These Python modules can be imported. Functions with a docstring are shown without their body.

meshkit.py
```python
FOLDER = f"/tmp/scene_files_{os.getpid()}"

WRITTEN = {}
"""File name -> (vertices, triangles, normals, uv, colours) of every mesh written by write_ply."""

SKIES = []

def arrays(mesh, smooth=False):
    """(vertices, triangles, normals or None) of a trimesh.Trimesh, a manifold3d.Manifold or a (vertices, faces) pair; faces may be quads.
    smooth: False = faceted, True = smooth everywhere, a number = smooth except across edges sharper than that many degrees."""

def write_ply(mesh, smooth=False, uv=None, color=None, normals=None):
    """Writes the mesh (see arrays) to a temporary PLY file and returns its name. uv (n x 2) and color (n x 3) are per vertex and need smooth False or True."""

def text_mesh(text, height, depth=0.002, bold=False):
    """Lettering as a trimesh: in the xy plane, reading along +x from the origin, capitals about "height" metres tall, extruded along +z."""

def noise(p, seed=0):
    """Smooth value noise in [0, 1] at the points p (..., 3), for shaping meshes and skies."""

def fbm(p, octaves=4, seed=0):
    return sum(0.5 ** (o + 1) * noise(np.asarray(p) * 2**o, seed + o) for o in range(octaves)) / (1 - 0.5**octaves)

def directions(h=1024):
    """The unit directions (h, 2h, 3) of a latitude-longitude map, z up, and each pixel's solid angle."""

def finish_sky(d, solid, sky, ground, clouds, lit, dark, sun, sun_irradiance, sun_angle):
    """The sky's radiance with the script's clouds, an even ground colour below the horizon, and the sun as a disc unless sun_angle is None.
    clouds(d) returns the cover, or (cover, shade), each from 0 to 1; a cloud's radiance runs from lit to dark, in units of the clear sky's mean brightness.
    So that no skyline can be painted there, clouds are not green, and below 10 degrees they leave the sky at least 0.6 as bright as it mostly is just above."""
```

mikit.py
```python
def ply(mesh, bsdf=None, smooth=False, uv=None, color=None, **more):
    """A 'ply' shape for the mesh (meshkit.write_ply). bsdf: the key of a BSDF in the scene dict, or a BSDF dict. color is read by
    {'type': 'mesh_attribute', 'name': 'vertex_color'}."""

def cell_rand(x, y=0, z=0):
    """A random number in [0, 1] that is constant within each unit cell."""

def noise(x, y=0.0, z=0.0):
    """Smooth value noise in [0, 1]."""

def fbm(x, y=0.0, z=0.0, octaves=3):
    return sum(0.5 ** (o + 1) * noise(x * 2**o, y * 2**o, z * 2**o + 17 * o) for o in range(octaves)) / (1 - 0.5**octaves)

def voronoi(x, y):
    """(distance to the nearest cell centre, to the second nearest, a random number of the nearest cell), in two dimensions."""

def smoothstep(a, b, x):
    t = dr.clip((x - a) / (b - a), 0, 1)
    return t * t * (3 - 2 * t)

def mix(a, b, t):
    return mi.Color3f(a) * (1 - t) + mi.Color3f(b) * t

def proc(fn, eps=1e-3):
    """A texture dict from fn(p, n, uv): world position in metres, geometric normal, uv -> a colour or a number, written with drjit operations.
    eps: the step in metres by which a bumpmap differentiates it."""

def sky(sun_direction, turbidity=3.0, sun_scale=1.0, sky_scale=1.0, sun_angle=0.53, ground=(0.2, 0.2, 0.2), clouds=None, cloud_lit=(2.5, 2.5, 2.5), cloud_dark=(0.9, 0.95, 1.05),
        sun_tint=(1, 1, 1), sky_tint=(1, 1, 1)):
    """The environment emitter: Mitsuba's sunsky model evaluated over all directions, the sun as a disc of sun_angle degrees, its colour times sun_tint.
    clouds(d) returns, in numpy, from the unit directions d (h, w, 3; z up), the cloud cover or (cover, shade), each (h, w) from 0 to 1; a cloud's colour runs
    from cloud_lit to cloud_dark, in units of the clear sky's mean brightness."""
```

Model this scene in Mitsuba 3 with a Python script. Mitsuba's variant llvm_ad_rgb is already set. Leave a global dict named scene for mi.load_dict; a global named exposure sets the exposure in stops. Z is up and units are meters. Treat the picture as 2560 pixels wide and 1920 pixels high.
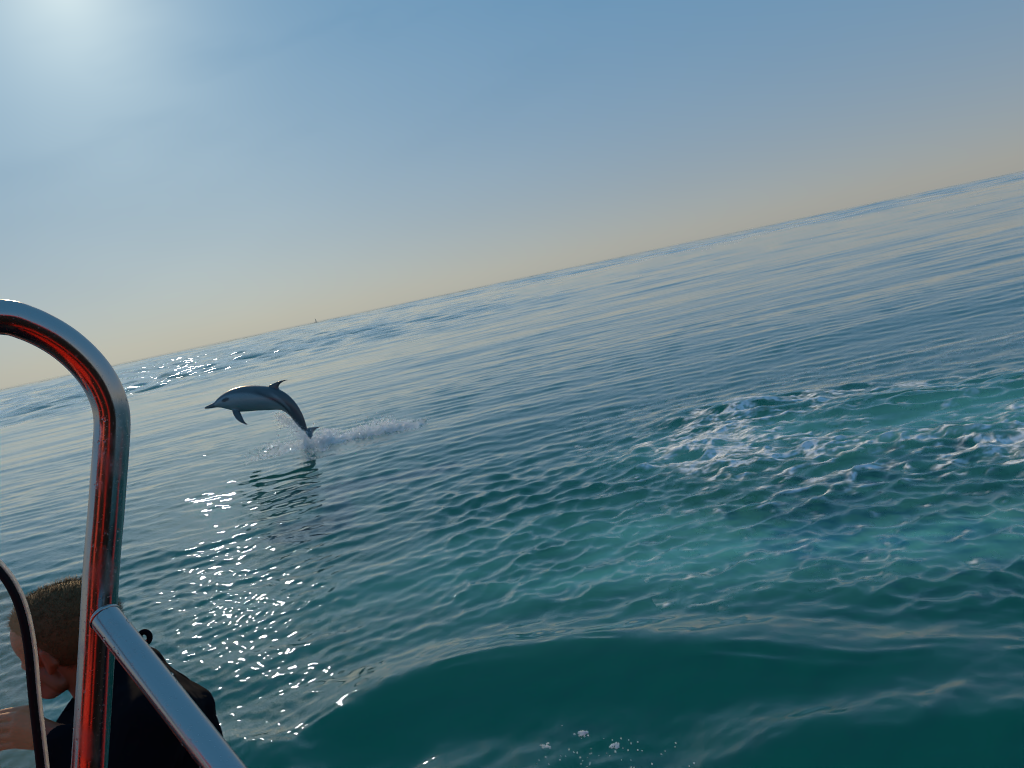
import math
import numpy as np, trimesh, manifold3d as m3, drjit as dr, mitsuba as mi
import mikit, meshkit
from scipy.spatial import cKDTree

scene, labels = {}, {}
T = mi.ScalarTransform4f

# ------------------------------------------------------------------ camera
FOV, PITCH, ROLL = 67.0, math.radians(7.5), math.radians(12.1)
EYE = np.array([0.0, 0.0, 1.8])
FX = 512 / math.tan(math.radians(FOV / 2))
_R = np.array([1.0, 0, 0]); _U = np.array([0, math.sin(PITCH), math.cos(PITCH)]); FWD = np.array([0, math.cos(PITCH), -math.sin(PITCH)])
RC = math.cos(ROLL) * _R - math.sin(ROLL) * _U
UC = math.cos(ROLL) * _U + math.sin(ROLL) * _R
scene['camera'] = {'type': 'perspective', 'fov': FOV, 'fov_axis': 'x', 'near_clip': 0.05, 'far_clip': 60000.0,
                   'to_world': T().look_at(origin=EYE.tolist(), target=(EYE + FWD).tolist(), up=UC.tolist())}


def ray(x, y):
    return FWD + (x - 512) / FX * RC + (384 - y) / FX * UC


def at(x, y, depth):
    return EYE + ray(x, y) * depth


def at_y(x, y, Y):
    d = ray(x, y)
    return EYE + d * (Y / d[1])


def on_sea(x, y, z=0.0):
    d = ray(x, y)
    return EYE + d * ((z - EYE[2]) / d[2])


# ------------------------------------------------------------------ sky
SUN = (-0.3626, 0.8461, 0.3907)


def thin_cloud(d):
    """A thin even veil of high haze, thickening to warm murk at the horizon."""
    el = np.degrees(np.arcsin(np.clip(d[..., 2], -1, 1)))
    az = np.degrees(np.arctan2(d[..., 0], d[..., 1]))
    n = meshkit.fbm(np.stack([az / 14, el / 5, el * 0], -1), 4, 3)
    low = np.exp(-np.maximum(el, 0) / 9.0)
    streak = meshkit.fbm(np.stack([az / 9 + el / 6, (el - 0.25 * az) / 2.2, el * 0 + 5], -1), 4, 9)
    veil = 0.11 * np.clip(streak * 2.2 - 1.1, 0, 1) * np.clip((el - 8) / 14, 0, 1)
    gap = np.degrees(np.arccos(np.clip(d @ (np.asarray(SUN) / np.linalg.norm(SUN)), -1, 1)))
    thin = 1 - 0.95 * np.exp(-(gap / 5.0) ** 1.25)                                # the sun burns through the veil
    return np.clip((0.78 + 0.02 * low + 0.05 * (n - 0.5) + veil) * thin, 0, 1), np.clip(low * 1.1, 0, 1)


scene['sky'] = mikit.sky(SUN, turbidity=3.0, clouds=thin_cloud, cloud_lit=(0.36, 1.20, 2.12), cloud_dark=(1.50, 1.40, 1.25), sun_angle=1.85, sun_tint=(1.0, 0.94, 0.84), sky_tint=(0.88, 1.0, 1.14),
                         ground=(0.62, 0.62, 0.57))
exposure = 1.4

# ------------------------------------------------------------------ materials


def soft_spot(x, y, cx, cy, sx, sy, rot):
    c, s = math.cos(rot), math.sin(rot)
    u, v = ((x - cx) * c + (y - cy) * s) / sx, ((y - cy) * c - (x - cx) * s) / sy
    return dr.exp(-u * u - v * v)


def water_colour(p, n, uv):
    """Clear deep green water, milky with drowned air bubbles in the churned wake."""
    x, y = p.x, p.y
    air = (soft_spot(x, y, 3.0, 8.1, 2.1, 1.3, -0.35) + 0.7 * soft_spot(x, y, 5.5, 7.2, 2.3, 1.5, -0.4)) * (0.15 + 1.1 * mikit.fbm(x * 0.8, y * 1.2, 2.0, octaves=3))
    wash = (soft_spot(x, y, 0.5, 5.9, 1.9, 0.95, -0.22) + 0.8 * soft_spot(x, y, 2.7, 4.9, 1.3, 0.55, -0.4)) * mikit.fbm(x * 1.1, y * 2.4, 7.0, octaves=3)
    air = dr.clip(0.65 * air + 1.25 * wash, 0, 1)
    return mikit.mix((0.0003, 0.080, 0.071), (0.095, 0.37, 0.37), air)


scene['water_surface'] = {'type': 'thindielectric', 'int_ior': 1.28}
scene['water_depths'] = {'type': 'diffuse', 'reflectance': mikit.proc(water_colour)}


def ref(k):
    return {'type': 'ref', 'id': k}


def salt_smears(p, n, uv):
    """Polished steel dulled in patches by dried salt and finger marks."""
    a = mikit.fbm(p.x * 38, p.y * 38, p.z * 16, octaves=3)
    b = mikit.noise(p.x * 420, p.y * 420, p.z * 420)
    return 0.025 + 0.10 * mikit.smoothstep(0.52, 0.72, a) + 0.12 * mikit.smoothstep(0.80, 0.88, b)


scene['water_bead'] = {'type': 'dielectric', 'int_ior': 1.333}
scene['chrome'] = {'type': 'roughconductor', 'distribution': 'ggx', 'alpha': mikit.proc(salt_smears), 'eta': {'type': 'rgb', 'value': [2.9, 2.9, 2.6]}, 'k': {'type': 'rgb', 'value': [3.1, 3.0, 2.9]}, 'specular_reflectance': {'type': 'rgb', 'value': [0.84, 0.82, 0.82]}}
scene['red_rubber'] = {'type': 'twosided', 'bsdf': {'type': 'principled', 'base_color': {'type': 'rgb', 'value': [0.55, 0.014, 0.006]}, 'roughness': 0.45}}
scene['dark_rubber'] = {'type': 'twosided', 'bsdf': {'type': 'principled', 'base_color': {'type': 'rgb', 'value': [0.012, 0.013, 0.016]}, 'roughness': 0.45}}
scene['cabin_paint'] = {'type': 'twosided', 'bsdf': {'type': 'principled', 'base_color': {'type': 'rgb', 'value': [0.006, 0.006, 0.008]}, 'roughness': 0.6, 'specular': 0.15}}
scene['deck_paint'] = {'type': 'twosided', 'bsdf': {'type': 'diffuse', 'reflectance': {'type': 'rgb', 'value': [0.03, 0.03, 0.032]}}}
scene['jacket_cloth'] = {'type': 'twosided', 'bsdf': {'type': 'principled', 'base_color': {'type': 'rgb', 'value': [0.004, 0.005, 0.008]}, 'roughness': 1.0, 'specular': 0.06}}
scene['skin'] = {'type': 'twosided', 'bsdf': {'type': 'principled', 'base_color': {'type': 'rgb', 'value': [0.25, 0.064, 0.026]}, 'roughness': 0.5}}
scene['hair_brown'] = {'type': 'twosided', 'bsdf': {'type': 'principled', 'base_color': {'type': 'rgb', 'value': [0.125, 0.072, 0.034]}, 'roughness': 0.65, 'specular': 0.12}}
scene['acrylic'] = {'type': 'blendbsdf', 'weight': 0.055, 'a': {'type': 'thindielectric', 'int_ior': 1.49},
                    'b': {'type': 'principledthin', 'base_color': {'type': 'rgb', 'value': [0.85, 0.76, 0.70]}, 'roughness': 0.6, 'diff_trans': 1.3}}
scene['clear_edge'] = {'type': 'principledthin', 'base_color': {'type': 'rgb', 'value': [0.85, 0.82, 0.78]}, 'roughness': 0.2, 'diff_trans': 1.2, 'spec_trans': 0.55, 'eta': 1.49}
scene['dolphin_skin'] = {'type': 'twosided', 'bsdf': {'type': 'principled', 'base_color': {'type': 'mesh_attribute', 'name': 'vertex_color'}, 'roughness': 0.3, 'specular': 0.4, 'clearcoat': 1.0, 'clearcoat_gloss': 0.97}}
scene['eye_black'] = {'type': 'principled', 'base_color': {'type': 'rgb', 'value': [0.006, 0.006, 0.007]}, 'roughness': 0.1}
scene['spray_water'] = {'type': 'principledthin', 'base_color': {'type': 'rgb', 'value': [0.90, 0.94, 0.98]}, 'roughness': 0.15, 'diff_trans': 1.5, 'eta': 1.33, 'spec_trans': 0.35}


def film(p, n, uv):
    """How much of the water the thin film of bubbles hides: it comes with the mesh."""
    return dr.clip(uv.x, 0, 1)

scene['foam_white'] = {'type': 'mask', 'opacity': mikit.proc(film), 'bsdf': {'type': 'twosided', 'bsdf': {'type': 'diffuse', 'reflectance': {'type': 'rgb', 'value': [0.74, 0.79, 0.82]}}}}
scene['sail_cloth'] = {'type': 'twosided', 'bsdf': {'type': 'diffuse', 'reflectance': {'type': 'rgb', 'value': [0.35, 0.35, 0.36]}}}
scene['hull_paint'] = {'type': 'twosided', 'bsdf': {'type': 'diffuse', 'reflectance': {'type': 'rgb', 'value': [0.12, 0.12, 0.14]}}}


def add(key, mesh, bsdf, smooth=True, label=None, category=None, kind=None, group=None, **kw):
    scene[key] = mikit.ply(mesh, bsdf, smooth, **kw)
    tag(key, label, category, kind, group)


def tag(key, label=None, category=None, kind=None, group=None):
    e = {k: v for k, v in dict(label=label, category=category, kind=kind, group=group).items() if v}
    if e:
        labels[key] = e


def loft(sections, n=24, cap=True):
    """sections: list of (centre, a, b); ellipse centre + a cos + b sin."""
    ang = np.arange(n) * 2 * np.pi / n
    v = np.concatenate([c + np.cos(ang)[:, None] * a + np.sin(ang)[:, None] * b for c, a, b in sections])
    f, m = [], len(sections)
    for i in range(m - 1):
        for j in range(n):
            p, q, r, s = i * n + j, i * n + (j + 1) % n, (i + 1) * n + (j + 1) % n, (i + 1) * n + j
            f += [[p, q, r], [p, r, s]]
    if cap:
        v = np.vstack([v, sections[0][0][None], sections[-1][0][None]])
        for j in range(n):
            f += [[(j + 1) % n, j, m * n], [(m - 1) * n + j, (m - 1) * n + (j + 1) % n, m * n + 1]]
    mesh = trimesh.Trimesh(v, np.array(f), process=False)
    if mesh.volume < 0:
        mesh.invert()
    return mesh


def spline(pts, n):
    """Catmull-Rom through the rows of pts, n samples, even in the parameter."""
    p = np.asarray(pts, float)
    p = np.vstack([2 * p[0] - p[1], p, 2 * p[-1] - p[-2]])
    t = np.linspace(0, len(p) - 3 - 1e-9, n)
    i = t.astype(int); u = (t - i)[:, None]
    a, b, c, d = p[i], p[i + 1], p[i + 2], p[i + 3]
    return 0.5 * (2 * b + (c - a) * u + (2 * a - 5 * b + 4 * c - d) * u**2 + (3 * b - a - 3 * c + d) * u**3)


def tube(path, r, n=32):
    p = np.asarray(path, float)
    t = np.gradient(p, axis=0); t /= np.linalg.norm(t, axis=1, keepdims=True)
    a = np.cross(t[0], [0.3, 1, 0.2]); a /= np.linalg.norm(a)
    secs, rr = [], np.broadcast_to(r, (len(p),))
    for k in range(len(p)):
        a = a - t[k] * (a @ t[k]); a /= np.linalg.norm(a)
        secs.append((p[k], a * rr[k], np.cross(t[k], a) * rr[k]))
    return loft(secs, n)


def manifold(mesh):
    return m3.Manifold(m3.Mesh(np.asarray(mesh.vertices, np.float32), np.asarray(mesh.faces, np.uint32)))


def to_trimesh(M):
    m = M.to_mesh()
    return trimesh.Trimesh(m.vert_properties[:, :3].astype(float), m.tri_verts.astype(int), process=True)


def ball(c, r, seg=24):
    return m3.Manifold.sphere(r, seg).translate(np.asarray(c, float).tolist())


def bone(c0, r0, c1, r1, seg=24):
    return m3.Manifold.batch_hull([ball(c0, r0, seg), ball(c1, r1, seg)])


def union(ms):
    return m3.Manifold.batch_boolean(ms, m3.OpType.Add)


def smooth_body(M, length, it=12):
    t = to_trimesh(M.refine_to_length(length))
    trimesh.smoothing.filter_taubin(t, lamb=0.5, nu=0.53, iterations=it)
    return t


# ------------------------------------------------------------------ the sea
rng = np.random.default_rng(11)


def wave_set(n, l0, l1, slope, mean_deg, spread_deg, long_fall=0.0):
    lam = np.exp(rng.uniform(np.log(l0), np.log(l1), n))
    th = np.radians(mean_deg + rng.normal(0, spread_deg, n))
    s = slope * math.sqrt(2 / n) * rng.uniform(0.6, 1.35, n)
    s = s * np.where(lam > 2.0, (2.0 / lam) ** long_fall, 1.0)
    return lam, th, s, rng.uniform(0, 2 * np.pi, n)


WIND = wave_set(90, 0.30, 40.0, 0.052, 97, 20, 0.35)
RIPPLE = wave_set(70, 0.09, 0.42, 0.080, 92, 24)
TROUGH = wave_set(50, 0.09, 0.7, 0.15, 100, 60)
SPARK = wave_set(60, 0.03, 0.12, 0.12, 95, 50)
SWELL = wave_set(60, 6.0, 90.0, 0.055, 95, 35)
FARCHOP = wave_set(80, 0.9, 7.0, 0.15, 95, 38)
CHOP = wave_set(110, 0.06, 0.42, 0.27, 102, 42)


def blob(x, y, cx, cy, sx, sy, rot=0.0):
    c, s = math.cos(rot), math.sin(rot)
    u, v = (x - cx) * c + (y - cy) * s, -(x - cx) * s + (y - cy) * c
    return np.exp(-(u / sx) ** 2 - (v / sy) ** 2)


def sstep(a, b, t):
    t = np.clip((t - a) / (b - a), 0, 1)
    return t * t * (3 - 2 * t)


def along(x, y, pts):
    """(signed distance, parameter) to a polyline; positive on its left."""
    p = np.asarray(pts, float)
    best, sd, par = np.full(x.shape, 1e9), np.zeros(x.shape), np.zeros(x.shape)
    for i in range(len(p) - 1):
        d = p[i + 1] - p[i]; L = np.hypot(*d)
        t = ((x - p[i, 0]) * d[0] + (y - p[i, 1]) * d[1]) / L**2
        tc = np.clip(t, 0, 1)
        q = np.hypot(x - p[i, 0] - tc * d[0], y - p[i, 1] - tc * d[1])
        s = np.sign(d[0] * (y - p[i, 1]) - d[1] * (x - p[i, 0]))
        w = q < best
        best = np.where(w, q, best); sd = np.where(w, q * s, sd); par = np.where(w, i + tc, par)
    return sd, par


def noise2(x, y, fx, fy, seed, octv=3):
    return meshkit.fbm(np.stack([x * fx, y * fy, np.zeros_like(x)], -1), octv, seed)


CREST_A = spline([(-1.75, 3.05), (-1.3, 3.32), (-0.98, 3.50), (-0.53, 3.60), (-0.07, 3.52), (0.28, 3.42), (0.72, 3.20), (1.2, 2.98), (1.9, 2.7), (3.0, 2.4)], 40)
CREST_B = spline([(0.0, 2.80), (0.22, 2.74), (0.49, 2.66), (0.86, 2.56), (1.45, 2.40), (2.4, 2.1)], 24)
CREST_C = spline([(-2.2, 3.5), (-1.75, 3.40), (-1.50, 3.28), (-1.28, 3.08), (-1.15, 2.8), (-1.1, 2.4)], 24)


def foam_density(x, y):
    g = 1.00 * blob(x, y, 1.75, 6.75, 0.62, 0.75, 0.3) + 0.85 * blob(x, y, 2.45, 7.6, 0.9, 0.45, -0.2) + 0.8 * blob(x, y, 1.35, 6.2, 0.45, 0.5) \
        + 0.75 * blob(x, y, 2.6, 5.6, 1.2, 0.45, -0.45) + 0.6 * blob(x, y, 3.4, 5.0, 0.9, 0.35, -0.5) + 0.55 * blob(x, y, 2.0, 5.1, 0.6, 0.3, -0.3) \
        + 0.45 * blob(x, y, 3.6, 7.2, 1.4, 0.5, -0.3) + 0.55 * blob(x, y, 4.6, 5.2, 1.4, 0.8, -0.4)
    return np.clip(g, 0, 1.2)


def churn(x, y):
    return np.clip(blob(x, y, 2.6, 6.6, 2.2, 1.3, -0.35) + blob(x, y, 4.6, 5.9, 2.0, 1.6, -0.4), 0, 1)


def sea(x, y, spacing):
    """Displacement (dx, dy, height) of the sea at x, y; waves much shorter than the mesh spacing are left out."""
    dx, dy, h = np.zeros_like(x), np.zeros_like(x), np.zeros_like(x)
    r = np.hypot(x, y)
    near = r < 60
    gust = 0.35 + 1.25 * noise2(x, y, 0.16, 0.09, 5) ** 1.3
    slick = np.ones_like(x)
    xs, ys = x[near], y[near]
    slick[near] = 0.25 + 1.3 * noise2(xs, ys, 0.35, 0.8, 21)
    ch = np.zeros_like(x)
    sdA, parA = along(xs, ys, CREST_A)
    zone = sstep(0.15, 0.9, sdA) * sstep(-0.95, 0.15, xs + 0.25 * (ys - 4)) * sstep(8.2, 6.0, ys + 0.55 * xs)
    zone2 = blob(xs, ys, 2.3, 3.4, 0.9, 0.55, -0.4)
    ch[near] = np.clip(zone * (0.6 + 0.9 * noise2(xs, ys, 0.9, 1.1, 33)) + 0.7 * zone2 + 0.7 * churn(xs, ys), 0, 1.3)
    calm = np.ones_like(x)
    calm[near] = 1 - 0.72 * sstep(0.45, -0.1, sdA) * sstep(-1.1, -0.2, xs)
    lit = np.zeros_like(x)
    lit[near] = sstep(-0.2, -1.2, xs + 0.12 * ys) * (0.30 + 1.35 * noise2(xs, ys, 1.1, 1.4, 37) ** 1.5) + 1.3 * noise2(xs, ys, 0.8, 0.8, 38) ** 1.5

    def apply(W, amp, sharp):
        for lam, th, s, ph in zip(*W):
            keep = (spacing * 3.0 < lam)
            if not keep.any():
                continue
            X, Y = x[keep], y[keep]
            k = 2 * np.pi / lam
            w = sstep(3.0, 6.0, lam / spacing[keep]) * amp[keep] * s / k
            p = (np.float32(k * math.cos(th)) * X + np.float32(k * math.sin(th)) * Y + ph).astype(np.float32)
            c, sn = np.cos(p), np.sin(p)
            h[keep] += w * c
            dx[keep] -= sharp * w * sn * math.cos(th)
            dy[keep] -= sharp * w * sn * math.sin(th)

    apply(WIND, gust * (1 - 0.55 * np.clip(ch, 0, 1)) * (0.45 + 0.55 * calm), 0.6)
    apply(RIPPLE, slick * calm * (1 - 0.5 * np.clip(ch, 0, 1)) * (1 - 0.30 * np.clip(lit, 0, 1) * sstep(8, 4.5, r) + 0.5 * np.clip(lit, 0, 1) * sstep(5, 8, r)), 0.5)
    apply(CHOP, ch, 0.75)
    tr = np.zeros_like(x)
    tr[near] = sstep(0.05, -0.35, sdA) * sstep(-1.6, -0.6, xs) * (0.15 + 1.2 * noise2(xs, ys, 1.4, 1.9, 39) ** 1.5)
    apply(TROUGH, tr, 0.4)
    apply(SPARK, lit, 0.4)
    apply(SWELL, sstep(110, 260, r) * (0.7 + 0.6 * noise2(x, y, 0.004, 0.002, 45)), 0.2)
    apply(FARCHOP, sstep(30, 70, r) * (0.14 + 2.9 * noise2(x, y, 0.035, 0.012, 44) * np.exp(-((x + 0.41 * y) / (12 + 0.15 * y)) ** 2) * (y > 0)), 0.4)
    # the boat's wake
    wob = 0.16 * (noise2(xs, ys, 1.8, 1.8, 41) - 0.5)
    hn = np.zeros_like(xs)
    d = sdA + wob
    ampA = 0.115 * sstep(0, 9, parA) * sstep(39, 26, parA)
    hn += ampA * np.where(d < 0, np.exp(-(d / 0.22) ** 2), 0.55 * np.exp(-(d / 0.85) ** 2) + 0.45 * np.exp(-(d / 0.26) ** 2)) - 0.5 * ampA * np.exp(-((d + 0.55) / 0.35) ** 2)
    hn += 0.0085 * np.sin(d * 62 + 5 * noise2(xs, ys, 2.2, 2.2, 46)) * np.exp(-((d + 0.06) / 0.13) ** 2) * sstep(0.35, 0.7, noise2(xs, ys, 2.6, 2.6, 47)) * sstep(0, 9, parA)
    d, par = along(xs, ys, CREST_B); d = d + wob
    ampB = 0.11 * sstep(5, 13, par) * sstep(23, 18, par)
    hn += ampB * np.where(d < 0, np.exp(-(d / 0.17) ** 2), np.exp(-(d / 0.24) ** 2))
    d, par = along(xs, ys, CREST_C)
    hn += 0.06 * np.exp(-(d / 0.12) ** 2) * sstep(0, 6, par)
    # upwelling mounds in the churned water astern
    for cx, cy, sx, sy, a, ro in ((2.3, 7.7, 1.1, 0.5, 0.10, -0.25), (1.5, 6.6, 0.8, 0.8, 0.06, 0), (3.6, 6.6, 1.2, 0.3, 0.07, -0.3), (3.1, 5.6, 1.2, 0.3, 0.07, -0.4), (4.6, 6.6, 1.3, 0.3, 0.07, -0.3)):
        b = blob(xs, ys, cx, cy, sx, sy, ro)
        hn += a * b + a * 0.35 * np.sin(b * 14) * b
    hn += 0.10 * churn(xs, ys) * (noise2(xs, ys, 1.5, 2.4, 55, 4) - 0.5)
    # torn water where the dolphin left the sea
    sdD, parD = along(xs, ys, [(-4.2, 12.0), (-3.4, 11.55), (-3.07, 11.40), (-2.2, 11.32), (-1.35, 11.22)])
    rough = np.exp(-(sdD / 0.22) ** 2) * (parD > 0.02) * (parD < 3.98)
    hn += rough * (0.02 + 0.26 * np.abs(noise2(xs, ys, 6.5, 6.5, 77, 3) - 0.5) * (0.5 + 0.9 * np.exp(-((parD - 3.1) / 0.6) ** 2)))
    h[near] += hn
    return dx, dy, h


def sea_grid():
    dense = np.linspace(-math.radians(41), math.radians(41), 760)
    side = np.linspace(math.radians(41), math.radians(319), 110)[1:-1]
    phi = np.concatenate([dense, side])
    r = [0.6]
    while r[-1] < 30000:
        k = r[-1]
        q = 0.0040 if 2.0 < k < 9 else 0.0048 if k < 25 else 0.0060 if k < 3000 else 0.03
        if k < 2.0:
            q = 0.03
        r.append(k * (1 + q))
    r = np.array(r)
    Rr, P = np.meshgrid(r, phi, indexing='ij')
    x, y = (Rr * np.sin(P)).ravel(), (Rr * np.cos(P)).ravel()
    dphi = np.gradient(phi); dphi[len(dense):] = math.radians(2); dphi[len(dense) - 1] = dphi[1]
    sp = (Rr * np.maximum(dphi[None], np.gradient(r)[:, None] / r[:, None] * 0.9)).ravel()
    dx, dy, h = sea(x, y, sp)
    v = np.stack([x + dx, y + dy, h], -1)
    n, m = len(phi), len(r)
    i, j = np.meshgrid(np.arange(m - 1), np.arange(n), indexing='ij')
    a, b, c, d = i * n + j, i * n + (j + 1) % n, (i + 1) * n + (j + 1) % n, (i + 1) * n + j
    f = np.concatenate([np.stack([a, b, c], -1).reshape(-1, 3), np.stack([a, c, d], -1).reshape(-1, 3)])
    v = np.vstack([v, [[0, 0, 0]]])
    j = np.arange(n)
    f = np.vstack([f, np.stack([np.full(n, n * m), (j + 1) % n, j], -1)])
    return trimesh.Trimesh(v, f, process=False)


add('sea__surface', sea_grid(), 'water_surface', True)
deep = trimesh.Trimesh([[-30000, -30000, -0.45], [30000, -30000, -0.45], [30000, 30000, -0.45], [-30000, 30000, -0.45]], [[0, 1, 2], [0, 2, 3]], process=False)
add('sea__depths', deep, 'water_depths', False)
tag('sea', 'open green sea with soft ripples, a boat wake and sun glitter', kind='structure')

# ------------------------------------------------------------------ foam astern
step = 0.013
gx, gy = np.meshgrid(np.arange(0.5, 6.6, step), np.arange(3.6, 9.2, step), indexing='ij')
shape = gx.shape
X, Y = gx.ravel(), gy.ravel()
wx, wy = X + 0.12 * (noise2(X, Y, 2.2, 2.2, 61) - 0.5), Y + 0.12 * (noise2(X, Y, 2.2, 2.2, 62) - 0.5)
cells = 1 - 2 * np.abs(noise2(wx, wy, 3.0, 5.5, 63, 4) - 0.5) * 1.6
fine = noise2(wx + 0.35 * wy, wy, 9, 21, 64, 4)
level = foam_density(X, Y) * 0.52 + 0.36 * (cells - 0.72) * 2 + 1.15 * (fine - 0.5) - 0.44
dx, dy, h = sea(X, Y, np.full_like(X, step * 1.2))
thick = 0.004 + 0.008 * np.clip(level, 0, 0.6)
V = np.stack([X + dx, Y + dy, h + thick * sstep(-0.2, 0.1, level) + 0.003], -1)
idx = np.arange(X.size).reshape(shape)
a, b, c, d = idx[:-1, :-1].ravel(), idx[1:, :-1].ravel(), idx[1:, 1:].ravel(), idx[:-1, 1:].ravel()
on = np.maximum(np.maximum(level[a], level[b]), np.maximum(level[c], level[d])) > -0.18
F = np.concatenate([np.stack([a, b, c], -1)[on], np.stack([a, c, d], -1)[on]])
used = np.unique(F)
lut = np.zeros(X.size, int); lut[used] = np.arange(len(used))
foam = trimesh.Trimesh(V[used], lut[F], process=False)
grain = noise2(X, Y, 34, 60, 65, 2)
cover = np.clip((0.30 * sstep(-0.18, 0.0, level) + 0.62 * sstep(-0.03, 0.22, level)) * (0.25 + 1.5 * sstep(0.25, 0.75, grain)), 0, 1)[used]
add('wake_foam', foam, 'foam_white', True, label='patches of white foam drifting on the churned wake at the right', category='foam', kind='stuff', uv=np.stack([cover, cover * 0], -1))

# ------------------------------------------------------------------ the dolphin
DY = 11.4


def dz(zx, zy, off=0.0):
    return at_y(192 + zx * 0.05787, 360 + zy * 0.05787, DY + off)


PAIRS = [((215, 826), (226, 842)), ((255, 796), (268, 842)), ((320, 764), (330, 834)), ((385, 730), (400, 823)), ((425, 684), (445, 820)), ((485, 628), (505, 824)),
         ((565, 568), (590, 840)), ((665, 513), (690, 866)), ((785, 469), (790, 890)), ((920, 446), (910, 890)), ((1060, 440), (1030, 881)), ((1190, 446), (1150, 873)),
         ((1310, 458), (1270, 866)), ((1420, 480), (1390, 862)), ((1530, 521), (1480, 860)), ((1640, 588), (1560, 874)), ((1740, 682), (1630, 912)), ((1820, 782), (1690, 962)),
         ((1880, 882), (1740, 1022)), ((1925, 977), (1792, 1090)), ((1957, 1070), (1845, 1150)), ((1978, 1140), (1900, 1200)), ((1993, 1185), (1945, 1228)), ((2030, 1228), (2000, 1250))]
WID = [1.2, 1.15, 1.1, 1.0, 0.92, 0.9, 0.9, 0.88, 0.86, 0.85, 0.85, 0.85, 0.84, 0.82, 0.8, 0.76, 0.7, 0.62, 0.56, 0.5, 0.46, 0.45, 0.5, 0.6]
tops = spline([dz(*p[0]) for p in PAIRS], 150); bots = spline([dz(*p[1]) for p in PAIRS], 150); wids = spline(np.array(WID)[:, None], 150)[:, 0]
secs, colour_pts, colour_val = [], [], []
ang = np.arange(64) * 2 * np.pi / 64
for k in range(150):
    c, a = (tops[k] + bots[k]) / 2, (tops[k] - bots[k]) / 2
    secs.append((c, a, np.array([0, 1.0, 0]) * np.linalg.norm(a) * wids[k]))
body = loft(secs, 64)
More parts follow.
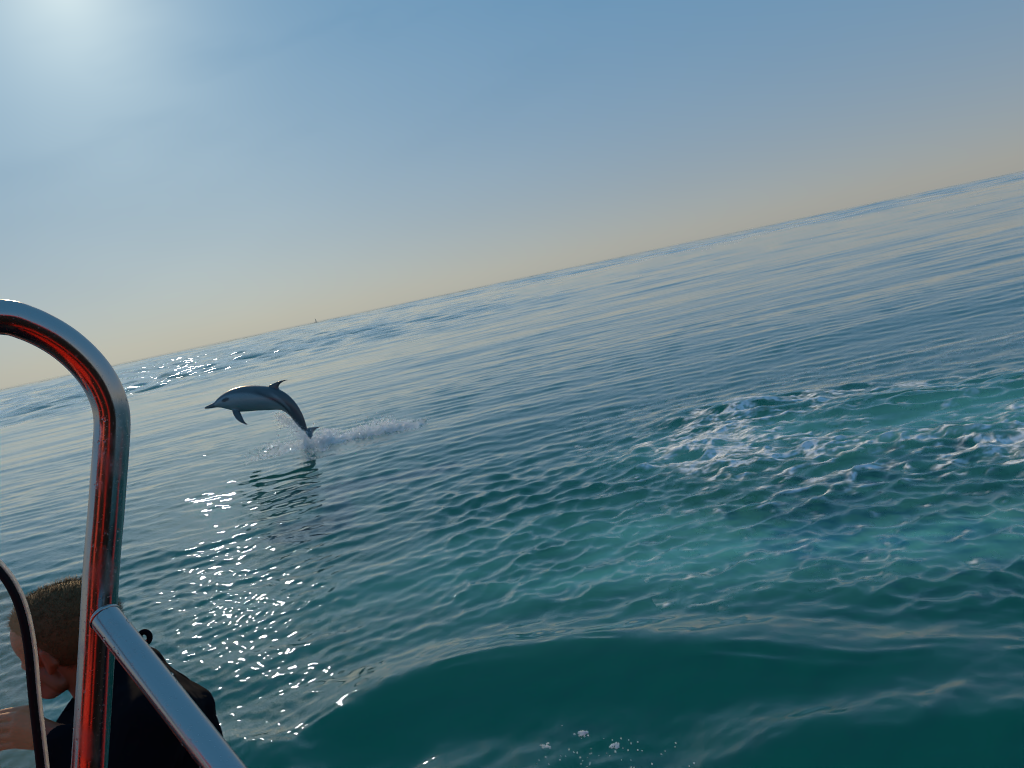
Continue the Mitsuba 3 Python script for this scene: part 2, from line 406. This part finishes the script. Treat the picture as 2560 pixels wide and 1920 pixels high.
# colouring: cape, pale flank, dark stripe from the eye and along the rear flank
s_par = np.repeat(np.arange(150) / 149.0, 64); hgt = np.tile(np.cos(ang), 150)
BACK, FLANK, BELLY, DARK = np.array([0.065, 0.078, 0.095]), np.array([0.19, 0.235, 0.265]), np.array([0.16, 0.17, 0.18]), np.array([0.022, 0.026, 0.034])
cape_edge = 0.35 + 0.25 * np.sin(s_par * 9 - 1.2) * (s_par < 0.7)
cape = sstep(cape_edge - 0.12, cape_edge + 0.12, hgt)
col = FLANK * (1 - cape[:, None]) + BACK * cape[:, None]
w = sstep(-0.85, -0.97, hgt)[:, None] * (s_par < 0.62)[:, None]; col = col * (1 - w) + BELLY * 0.75 * w
rear = sstep(0.58, 0.72, s_par + 0.10 * hgt)[:, None]; col = col * (1 - rear) + BACK * 0.75 * rear
line = np.exp(-((hgt - (0.62 - 4.4 * np.clip(s_par - 0.46, 0, 1))) / 0.13) ** 2) * sstep(0.43, 0.5, s_par) * sstep(0.80, 0.70, s_par)
col = col * (1 - line[:, None]) + DARK * line[:, None]
lite = np.exp(-((hgt - (0.98 - 4.4 * np.clip(s_par - 0.46, 0, 1))) / 0.14) ** 2) * sstep(0.53, 0.6, s_par) * sstep(0.76, 0.68, s_par)
col = col * (1 - 0.6 * lite[:, None]) + FLANK * 0.6 * lite[:, None]
beak = sstep(0.165, 0.12, s_par)[:, None] * 0.75; col = col * (1 - beak) + BACK * 0.8 * beak
lat = np.vstack([c + np.cos(ang)[:, None] * a + np.sin(ang)[:, None] * b for c, a, b in secs])
eye_c = dz(622, 668)
ex = (lat - eye_c) @ ((dz(700, 640) - dz(560, 690)) / np.linalg.norm(dz(700, 640) - dz(560, 690)))
ez = (lat - eye_c) @ ((dz(640, 700) - dz(610, 630)) / np.linalg.norm(dz(640, 700) - dz(610, 630)))
patch = sstep(1.25, 0.8, np.hypot(ex / 0.062, ez / 0.026))[:, None] * (np.abs(np.sin(ang)) > 0.2).repeat(1)[None].repeat(150, 0).reshape(-1, 1)
col = col * (1 - patch) + DARK * patch
tree_body = cKDTree(lat)


def blade(rows, tmax):
    """rows: (leading point, trailing point, thickness factor); a lens-section fin."""
    L = spline([r[0] for r in rows], 36); Q = spline([r[1] for r in rows], 36); th = spline(np.array([[r[2]] for r in rows]), 36)[:, 0]
    out = []
    for k in range(36):
        span = (L[min(k + 1, 35)] + Q[min(k + 1, 35)] - L[max(k - 1, 0)] - Q[max(k - 1, 0)])
        ch = (Q[k] - L[k]) / 2
        nrm = np.cross(ch, span); nrm /= np.linalg.norm(nrm) + 1e-12
        out.append(((L[k] + Q[k]) / 2, ch, nrm * tmax * max(th[k], 0.03) / 2))
    return loft(out, 28)


dorsal = blade([(dz(1290, 520), dz(1590, 590), 1), (dz(1328, 446), dz(1508, 500), 0.9), (dz(1400, 411), dz(1500, 450), 0.7), (dz(1470, 377), dz(1528, 408), 0.5), (dz(1560, 351), dz(1588, 368), 0.3), (dz(1645, 341), dz(1657, 345), 0.1)], 0.045)


def flipper(sg):
    return blade([(dz(700, 790, sg * .05), dz(820, 810, sg * .05), 1), (dz(695, 868, sg * .11), dz(826, 884, sg * .10), 1), (dz(722, 950, sg * .14), dz(852, 945, sg * .13), 0.9), (dz(772, 1022, sg * .17), dz(884, 1020, sg * .15), 0.7),
                  (dz(842, 1077, sg * .19), dz(915, 1072, sg * .17), 0.45), (dz(948, 1116, sg * .20), dz(962, 1110, sg * .20), 0.1)], 0.04)


flukes = blade([(dz(2192, 1155, .23), dz(2207, 1158, .23), 0.1), (dz(2130, 1160, .17), dz(2150, 1190, .17), 0.35), (dz(2060, 1165, .10), dz(2112, 1226, .10), 0.6), (dz(1975, 1185, 0.02), dz(2084, 1262, 0.0), 1), (dz(1962, 1240, -.06), dz(2088, 1290, -.06), 0.8),
                (dz(1992, 1305, -.15), dz(2075, 1325, -.15), 0.4), (dz(2036, 1360, -.22), dz(2048, 1368, -.22), 0.1)], 0.05)
whole = union([manifold(body), manifold(dorsal), manifold(flipper(-1)), manifold(flipper(1)), manifold(flukes)])
dol = smooth_body(whole, 0.022, 4)
dist, near_i = tree_body.query(dol.vertices)
dcol = col[near_i]
off = sstep(0.006, 0.02, dist)[:, None]
dcol = dcol * (1 - off) + BACK * 0.7 * off
DOL = 'dolphin'
add('dolphin__body', dol, 'dolphin_skin', True, color=dcol)
for sg in (-1, 1):
    e = trimesh.creation.icosphere(3, 0.013); k = 32
    c0 = eye_c + np.array([0, sg * (np.linalg.norm(secs[k][2]) * 0.93), 0]); e.apply_translation(c0)
    add('dolphin__eye' + ('' if sg < 0 else '_001'), e, 'eye_black')
tag(DOL, 'grey dolphin leaping out of the water with its tail over the splash', 'dolphin')

# ------------------------------------------------------------------ the splash
rng2 = np.random.default_rng(5)
pts, rad = [], []


def spray(n, fn, r0, r1):
    for _ in range(n):
        p = fn()
        pts.append(p); rad.append(math.exp(rng2.uniform(math.log(r0), math.log(r1))))


def px(x, y, off=0.0):
    return at_y(x * 0.46293, y * 0.46293, DY + off)


def ridge():
    t = rng2.beta(1.1, 1.1)
    base = np.array([-3.25 + 1.85 * t, 11.42 - 0.2 * t, 0.0])
    env = 0.045 + 0.11 * math.exp(-((t - 0.62) / 0.22) ** 2) + 0.12 * math.exp(-((t - 0.12) / 0.12) ** 2)
    return base + [rng2.normal(0, 0.03), rng2.normal(0, 0.13), abs(rng2.normal(0, 0.6)) * env + 0.012]


def column():
    t = rng2.random() ** 1.3
    return px(692 + 22 * t + rng2.normal(0, 5 + 5 * t), 974 - 48 * t, rng2.normal(0.05, 0.10))


def curtain():
    t = rng2.random()
    x, y = (600 + 62 * t, 890 + 50 * t ** 1.4) if rng2.random() < 0.7 else (652 + 20 * t, 925 + 40 * t)
    return px(x + rng2.normal(0, 6), y + abs(rng2.normal(0, 12)), rng2.normal(0, 0.07))


def skirt():
    t = rng2.random()
    p = np.array([-3.3, 11.5, 0]) + np.array([-0.65, 0.45 if rng2.random() < 0.5 else -0.25, 0]) * t
    return p + [rng2.normal(0, 0.06), rng2.normal(0, 0.12), abs(rng2.normal(0, 0.05)) + 0.01]


spray(5600, ridge, 0.003, 0.011); spray(1700, column, 0.003, 0.008); spray(2600, curtain, 0.0025, 0.0065); spray(1800, skirt, 0.0025, 0.008)
drop = trimesh.creation.icosphere(1, 1.0)
P, Rd = np.array(pts), np.array(rad)
sc = Rd[:, None] * np.exp(rng2.normal(0, 0.25, (len(Rd), 3)))
V = (drop.vertices[None] * sc[:, None] + P[:, None]).reshape(-1, 3)
F = (drop.faces[None] + (np.arange(len(P)) * len(drop.vertices))[:, None, None]).reshape(-1, 3)
add('splash', trimesh.Trimesh(V, F, process=False), 'spray_water', True, label='white spray and droplets thrown up behind the dolphin tail', category='splash', kind='stuff')

# bubbles near the boat
pts, rad = [], []
for cx, cy, n, s, r in ((1180, 1612, 16, 5, 0.0042), (1258, 1585, 34, 7, 0.0045), (1330, 1610, 24, 6, 0.0042), (1300, 1625, 30, 55, 0.003), (1420, 1640, 14, 50, 0.003), (1190, 1650, 8, 30, 0.003)):
    for _ in range(n):
        pts.append(((cx + rng2.normal(0, s)) * 0.46293, (cy + rng2.normal(0, s * 0.45)) * 0.46293)); rad.append(r * rng2.uniform(0.6, 1.25))
Rd, hh = np.array(rad), np.zeros(len(rad))
for _ in range(4):
    P = np.array([on_sea(x, y, z) for (x, y), z in zip(pts, hh)])
    hh = sea(P[:, 0].copy(), P[:, 1].copy(), np.full(len(P), 0.012))[2]
P[:, 2] = hh + 0.2 * Rd
V = (drop.vertices[None] * Rd[:, None, None] + P[:, None]).reshape(-1, 3)
F = (drop.faces[None] + (np.arange(len(P)) * len(drop.vertices))[:, None, None]).reshape(-1, 3)
add('foam_bubbles', trimesh.Trimesh(V, F, process=False), 'spray_water', True, label='small clusters of white bubbles floating on the near dark water', category='bubbles', kind='stuff')

# ------------------------------------------------------------------ the boat
BOAT = 'inflatable_boat'
tag(BOAT, 'boat with polished steel rail, bent hoop and clear windscreen at lower left', 'boat')
hoop = [at(*q) for q in ((0, 317, .845), (27.5, 323.4, .860), (56.4, 337.9, .876), (79.6, 356.2, .890), (97.7, 377.7, .901), (108.5, 400, .907), (112.1, 418.9, .91), (111.4, 442.8, .91), (108.5, 482.5, .91), (105.6, 520, .91), (101.5, 568, .91), (96, 664, .91), (89.5, 768, .91))]
left = [hoop[0] + np.array(v) for v in ((-0.72, -0.50, -1.55), (-0.69, -0.48, -0.9), (-0.66, -0.46, -0.5), (-0.62, -0.43, -0.28), (-0.55, -0.38, -0.12), (-0.46, -0.31, -0.035), (-0.36, -0.24, 0.0), (-0.25, -0.165, 0.012), (-0.15, -0.097, 0.014), (-0.085, -0.054, 0.011), (-0.043, -0.027, 0.007))]
d_end = hoop[-1] - hoop[-2]; d_end /= np.linalg.norm(d_end)
foot = hoop[-1] + d_end * ((0.14 - hoop[-1][2]) / d_end[2])
add(BOAT + '__hoop_rail', tube(spline(left + hoop + [(hoop[-1] + foot) / 2, foot], 420), 0.0195, 48), 'chrome', label='polished steel hoop rail bending down at the left edge')
b0, b1 = at(102.5, 613.5, .868), at(224, 768, .765)
db = (b1 - b0) / np.linalg.norm(b1 - b0)
L = np.linalg.norm(b1 - b0)
path = np.array([b0 + db * t for t in (0, 0.002, 0.005, 0.01, *np.linspace(0.03, (0.16 - b0[2]) / db[2], 60))])
rr = np.r_[0.0125, 0.0148, 0.0158, 0.016, np.full(60, 0.016)]
add(BOAT + '__brace_rail', tube(path, rr, 48), 'chrome', label='straight polished brace tube butting against the hoop')
wb = trimesh.creation.torus(0.0150, 0.0022, major_sections=40, minor_sections=12)
wb.apply_transform(trimesh.geometry.align_vectors([0, 0, 1], db)); wb.apply_translation(b0 + db * 0.006)
add(BOAT + '__weld_bead', wb, 'chrome')
rngb = np.random.default_rng(21)
bv, bf, bead = [], [], trimesh.creation.icosphere(2, 1.0)
for src, n_, r_ in ((hoop[5:], 46, 0.0195), ([b0 + db * t for t in (0.03, 0.1, 0.2, 0.3, 0.4)], 26, 0.016)):
    line = spline(src, 300)
    for _ in range(n_):
        i = rngb.integers(2, 297)
        t = line[i + 1] - line[i - 1]; t /= np.linalg.norm(t)
        o = EYE - line[i]; o -= t * (o @ t); o /= np.linalg.norm(o)
        th = rngb.uniform(-1.4, 1.4)
        nrm = o * math.cos(th) + np.cross(t, o) * math.sin(th)
        rb = rngb.uniform(0.0006, 0.0016)
        v = bead.vertices * rb
        v = v - np.outer(v @ nrm, nrm) * 0.45 + np.outer(v @ t, t) * rngb.uniform(0, 1.2)
        bf.append(bead.faces + len(bead.vertices) * len(bv)); bv.append(v + line[i] + nrm * (r_ + rb * 0.2))
add(BOAT + '__water_beads', trimesh.Trimesh(np.vstack(bv), np.vstack(bf), process=False), 'water_bead', True, kind='stuff')
# windscreen
edge = [at(x, y, 1.22) for x, y in ((-30, 540), (0, 571), (14, 592), (23, 617), (29, 650), (33, 694), (38, 738), (42, 775), (46, 830), (49, 900))]
E = spline(edge, 80)
trimv, lipv = [], []
nrm = -FWD
for k in range(80):
    t = E[min(k + 1, 79)] - E[max(k - 1, 0)]; t /= np.linalg.norm(t)
    s = np.cross(t, nrm); s /= np.linalg.norm(s)
    trimv.append((E[k], s * 0.0072, nrm * 0.007))
    lipv.append((E[k] - s * 0.0095, s * 0.0028, nrm * 0.004))
pl = [at(*q, 1.22) for q in ((-330, 540), (-330, 900))]
poly = np.vstack([E, pl[1][None], pl[0][None]])
ctr = poly.mean(0)
W = np.vstack([poly, ctr[None]])
nW = len(poly)
pane = trimesh.Trimesh(W, [[i, (i + 1) % nW, nW] for i in range(nW)], process=False)
add(BOAT + '__windscreen', pane, 'acrylic', False, label='clear salt-hazed windscreen pane')
add(BOAT + '__windscreen__edge_trim', loft(trimv, 16), 'cabin_paint', True, label='black rubber trim round the windscreen edge')
add(BOAT + '__windscreen__polished_edge', loft(lipv, 12), 'clear_edge', True)
# hull below the frame
spA = spline([(2.6, 0.80, .26), (1.0, 1.12, .26), (-1.0, 1.56, .28), (-3.0, 2.02, .40), (-4.3, 1.9, .55), (-4.9, 1.0, .62), (-4.6, 0.1, .6), (-3.4, -0.35, .42), (-1.2, -1.0, .28), (0.8, -1.45, .26), (2.2, -1.75, .26)], 160)
add(BOAT + '__sponson', tube(spA, 0.23, 32), 'red_rubber')
dk = np.array([(2.6, .8), (1, 1.12), (-1, 1.56), (-3, 2.02), (-4.3, 1.9), (-4.9, 1.0), (-4.6, .1), (-3.4, -.35), (-1.2, -1.0), (.8, -1.45), (2.2, -1.75)])
from shapely.geometry import Polygon
add(BOAT + '__deck', trimesh.creation.extrude_polygon(Polygon(dk), 0.06, engine='earcut').apply_translation([0, 0, 0.08]), 'deck_paint', False)


def rbox(lo, hi, r=0.04):
    lo, hi = np.array(lo), np.array(hi)
    return m3.Manifold.batch_hull([ball([(lo, hi)[i][0] + (r, -r)[i], (lo, hi)[j][1] + (r, -r)[j], (lo, hi)[k][2] + (r, -r)[k]], r, 16) for i in (0, 1) for j in (0, 1) for k in (0, 1)])


add(BOAT + '__cabin', to_trimesh(rbox((-3.0, -1.25, 0.13), (1.5, -0.80, 2.3))), 'cabin_paint', 30)
for i, (lo, hi) in enumerate((((-1.75, -0.79, 0.3), (-0.60, -0.66, 1.25)), ((-1.45, -0.795, 1.2), (-1.12, -0.70, 2.2)), ((-0.30, -0.79, 0.3), (-0.12, -0.68, 2.2)), ((-2.9, -0.79, 0.3), (-2.3, -0.66, 1.9)), ((-3.0, -0.78, 2.12), (1.5, -0.70, 2.26)))):
    add(BOAT + '__cabin_panel' + (f'_{i:03d}' if i else ''), to_trimesh(rbox(lo, hi, 0.025)), 'red_rubber', 30)
add(BOAT + '__seat', to_trimesh(rbox((-1.0, 1.15, 0.13), (-0.35, 1.52, 0.62))), 'dark_rubber', 30)
add(BOAT + '__console', to_trimesh(rbox((-2.2, 0.75, 0.13), (-1.35, 1.1, 1.0))), 'dark_rubber', 30)

# ------------------------------------------------------------------ the person
PERSON = 'person'
tag(PERSON, 'person with short brown hair and dark jacket looking left, behind the steel rail', 'person')
hc = at(66, 641, 1.68)
fw = np.array([-0.995, 0.06, -0.06]); fw /= np.linalg.norm(fw)
sd = np.cross([0, 0, 1.0], fw); sd /= np.linalg.norm(sd)           # towards the person's left (the camera side)
up = np.cross(fw, sd)


def hp(f, u, s=0.0):
    return hc + fw * f + up * u + sd * s


H = lambda *q: m3.Manifold.batch_hull([ball(hp(*c[:3]), c[3], 28) for c in q])
parts = [H((-.025, .03, .0, .085), (.02, .032, 0, .078)), H((-.02, .02, .03, .055), (-.02, .02, -.03, .055), (.05, .035, 0, .045)),
         H((.045, .035, 0, .05), (.06, .0, .03, .022), (.06, .0, -.03, .022), (.035, -.05, .035, .028), (.035, -.05, -.035, .028)),
         H((.035, -.04, .035, .028), (.035, -.04, -.035, .028), (.07, -.098, 0, .02), (.005, -.07, .05, .02), (.005, -.07, -.05, .02)),
         H((.078, .012, 0, .012), (.103, -.03, 0, .011), (.085, -.035, .012, .01), (.085, -.035, -.012, .01)),
         H((.084, -.058, .015, .013), (.084, -.058, -.015, .013)), H((.082, -.073, .013, .012), (.082, -.073, -.013, .012)), H((.06, -.06, 0, .03), (.078, -.098, 0, .018))]
nb0, nb1 = at(118, 700, 1.70), hp(-.03, -.04)
parts.append(bone(nb1, .06, nb0, .066))
for s in (1, -1):
    parts.append(H((-.012, .012, .079 * s, .013), (-.02, -.012, .081 * s, .012), (-.008, -.03, .077 * s, .008)))
# torso, arms
chest, belly, hips = at(125, 740, 1.70), at(140, 800, 1.72), at(150, 880, 1.74)
shL, shR = at(150, 722, 1.53), at(160, 706, 1.87)
elL, wrL = at(118, 815, 1.47), at(58, 738, 1.50)
elR, wrR = at(110, 790, 1.92), at(20, 800, 1.80)
torso = [m3.Manifold.batch_hull([ball(chest, .12), ball(shL, .05), ball(shR, .05), ball(nb0, .06)]), bone(chest, .125, belly, .13), bone(belly, .13, hips, .15)]
arms = [bone(shL, .052, elL, .042), bone(elL, .042, wrL, .026), bone(shR, .052, elR, .042), bone(elR, .042, wrR, .026)]
kneeL, kneeR = hips + [-.42, -.14, .02], hips + [-.42, .14, .02]
legs = [bone(hips + [0, -.09, 0], .085, kneeL, .06), bone(hips + [0, .09, 0], .085, kneeR, .06), bone(kneeL, .06, kneeL + [.02, 0, -.40], .045), bone(kneeR, .06, kneeR + [.02, 0, -.40], .045),
        bone(kneeL + [.02, 0, -.42], .045, kneeL + [-.16, 0, -.45], .03), bone(kneeR + [.02, 0, -.42], .045, kneeR + [-.16, 0, -.45], .03)]


def hand(w, chains, palm):
    out = [m3.Manifold.batch_hull([ball(w, .024, 16)] + [ball(p, r, 16) for p, r in palm])]
    for ch in chains:
        for (p0, r0), (p1, r1) in zip(ch[:-1], ch[1:]):
            out.append(bone(p0, r0, p1, r1, 16))
    return out


hd = 1.50
knuckles = [(20, 716, hd), (18, 725, hd - .01), (17, 734, hd - .008), (19, 742, hd + .004)]
fing = []
for i, (x, y, d) in enumerate(knuckles):
    ln = (1, 1.08, 1.0, .8)[i]
    fing.append([(at(x, y, d), .0105), (at(x - 20 * ln, y + 3, d + .012), .0095), (at(x - 32 * ln, y + 7, d + .03), .0085), (at(x - 38 * ln, y + 12, d + .05), .0075)])
fing.append([(at(46, 729, hd + .012), .013), (at(27, 711, hd + .02), .011), (at(8, 713, hd + .028), .0095), (at(-10, 717, hd + .035), .0085)])
handL = hand(wrL, fing, [(at(x, y, d), .0125) for x, y, d in knuckles] + [(at(44, 729, hd + .005), .016)])
wv = wrR + np.array([-.05, 0, 0])
handR = hand(wrR, [[(wv + [-.03, o, 0], .011), (wv + [-.06, o * 1.1, -.01], .01), (wv + [-.085, o * 1.1, -.03], .009)] for o in (-.03, -.01, .01, .03)] + [[(wrR + [-.02, -.02, 0], .013), (wrR + [-.06, -.05, .005], .011), (wrR + [-.085, -.05, 0], .009)]], [(wv + [-.02, o, 0], .012) for o in (-.03, .03)])
bodym = smooth_body(union(parts + torso + arms + legs + handL + handR), 0.0075, 10)
add(PERSON + '__body', bodym, 'skin', True)
for s in (1, -1):
    e = trimesh.creation.icosphere(2, 0.0115); e.apply_translation(hp(.072, .004, .032 * s))
    add(PERSON + '__eye' + ('' if s > 0 else '_001'), e, 'eye_black')
# jacket: a bulkier shell with collar
back1, back2 = at(186, 712, 1.72), at(176, 760, 1.72)
jk = [m3.Manifold.batch_hull([ball(at(122, 745, 1.70), .14), ball(shL, .072), ball(shR, .072), ball(at(130, 690, 1.70), .075)]),
      m3.Manifold.batch_hull([ball(at(141, 668, 1.70), .045), ball(at(128, 690, 1.66), .07), ball(at(128, 690, 1.75), .07), ball(back1, .060), ball(shL, .07)]),
      m3.Manifold.batch_hull([ball(back1, .062), ball(back2, .095), ball(at(122, 745, 1.70), .14)]),
      m3.Manifold.batch_hull([ball(back2, .095), ball(at(85, 752, 1.68), .062), ball(hips, .17), ball(belly, .15)]),
      m3.Manifold.batch_hull([ball(at(84, 722, 1.66), .030), ball(at(80, 752, 1.66), .05), ball(at(122, 745, 1.70), .14)]),
      bone(shL, .072, elL, .062), bone(elL, .06, at(63, 743, 1.495), .036), bone(shR, .07, elR, .06), bone(elR, .058, wrR, .038)]
jac = smooth_body(union(jk), 0.011, 10)
wr = meshkit.fbm(np.asarray(jac.vertices) * [14, 14, 9], 3, 4) - 0.5
jac.vertices += jac.vertex_normals * (wr * 0.030)[:, None]
add(PERSON + '__jacket', jac, 'jacket_cloth', True)
lp = at(144.5, 637.5, 1.70)
th = np.linspace(0, 2 * np.pi, 28)
ring = np.array([lp + RC * 0.0115 * math.cos(t) + UC * 0.0125 * math.sin(t) for t in th])
add(PERSON + '__jacket__collar_loop', tube(ring, 0.0062, 10), 'jacket_cloth', True)
pants = smooth_body(union([bone(hips + [0, -.09, 0], .1, kneeL, .075), bone(hips + [0, .09, 0], .1, kneeR, .075), bone(kneeL, .074, kneeL + [.02, 0, -.36], .06), bone(kneeR, .074, kneeR + [.02, 0, -.36], .06)]), 0.02, 8)
add(PERSON + '__trousers', pants, 'jacket_cloth', True)
# hair: a close cap with many short strands
cap = m3.Manifold.batch_hull([ball(hp(-.027, .034), .091, 40), ball(hp(.016, .038), .083, 40), ball(hp(-.05, -.01), .06, 40)])
capm = to_trimesh(cap.refine_to_length(0.006))
rel = (capm.vertices - hc) @ np.stack([fw, up, sd]).T
line = np.where(rel[:, 0] > 0.03, 0.055 + 0.6 * (rel[:, 0] - 0.03), np.where(rel[:, 0] > -0.02, 0.012 + 0.86 * (rel[:, 0] + 0.02), -0.055 + 0.0 * rel[:, 0]))
keep = rel[:, 1] > line
capm.update_faces(keep[capm.faces].all(1)); capm.remove_unreferenced_vertices()
rng3 = np.random.default_rng(8)
sp, fi = trimesh.sample.sample_surface(capm, 5200, seed=3)
nn = capm.face_normals[fi]
V, F = [], []
for i in range(len(sp)):
    n = nn[i]; lean = -0.25 * fw + 0.35 * up + rng3.normal(0, 0.35, 3)
    d = n * 0.75 + lean; d /= np.linalg.norm(d)
    L = rng3.uniform(0.008, 0.019)
    s = np.cross(d, rng3.normal(0, 1, 3)); s /= np.linalg.norm(s); q = np.cross(d, s)
    k = len(V) * 1
    base = sp[i] - n * 0.002
    bend = d + fw * -0.15
    V += [base + s * .0007, base - s * .0004 + q * .0006, base - s * .0004 - q * .0006, base + bend * L]
    F += [[k, k + 1, k + 3], [k + 1, k + 2, k + 3], [k + 2, k, k + 3]]
hair = trimesh.util.concatenate([capm, trimesh.Trimesh(np.array(V), np.array(F), process=False)])
add(PERSON + '__hair', hair, 'hair_brown', True)

# ------------------------------------------------------------------ far things
d = ray(315.8, 321.5); sx = d[0] / d[1] * 1900
sl = 'sailboat'
tag(sl, 'tiny sailing boat with bare grey sail on the horizon', 'sailboat')
hull = loft([(np.array([sx + t, 1900.0, 0.45]), np.array([0, w, 0]), np.array([0, 0, 0.75 * hh])) for t, w, hh in ((-4.2, 0.1, 1.1), (-3, .8, 1.05), (-1, 1.3, 1), (2, 1.3, .95), (4, .9, .95))], 16)
add(sl + '__hull', hull, 'hull_paint', 40)
mast = trimesh.creation.cylinder(0.16, 10, sections=10); mast.apply_translation([sx - 0.4, 1900, 5.8])
add(sl + '__mast', mast, 'hull_paint', 40)
sail = trimesh.creation.extrude_polygon(Polygon([(0, 0), (3.0, 0), (0.15, 8.0), (0, 8.0)]), 0.06, engine='earcut')
sail.apply_transform(trimesh.transformations.rotation_matrix(math.pi / 2, [1, 0, 0])); sail.apply_translation([sx - 0.15, 1900, 2.0])
add(sl + '__sail', sail, 'sail_cloth', False)
q = on_sea(331.4, 325.0)
bu = trimesh.creation.revolve(np.array([[0, -0.15], [0.16, -0.12], [0.2, 0.0], [0.17, 0.14], [0.08, 0.2], [0.05, 0.34], [0, 0.36]]), sections=20)
bu.apply_translation(q + [0, 0, 0.05])
add('float_buoy', bu, 'dark_rubber', 40, label='small dark float on the far water, below and right of the sailing boat', category='buoy')
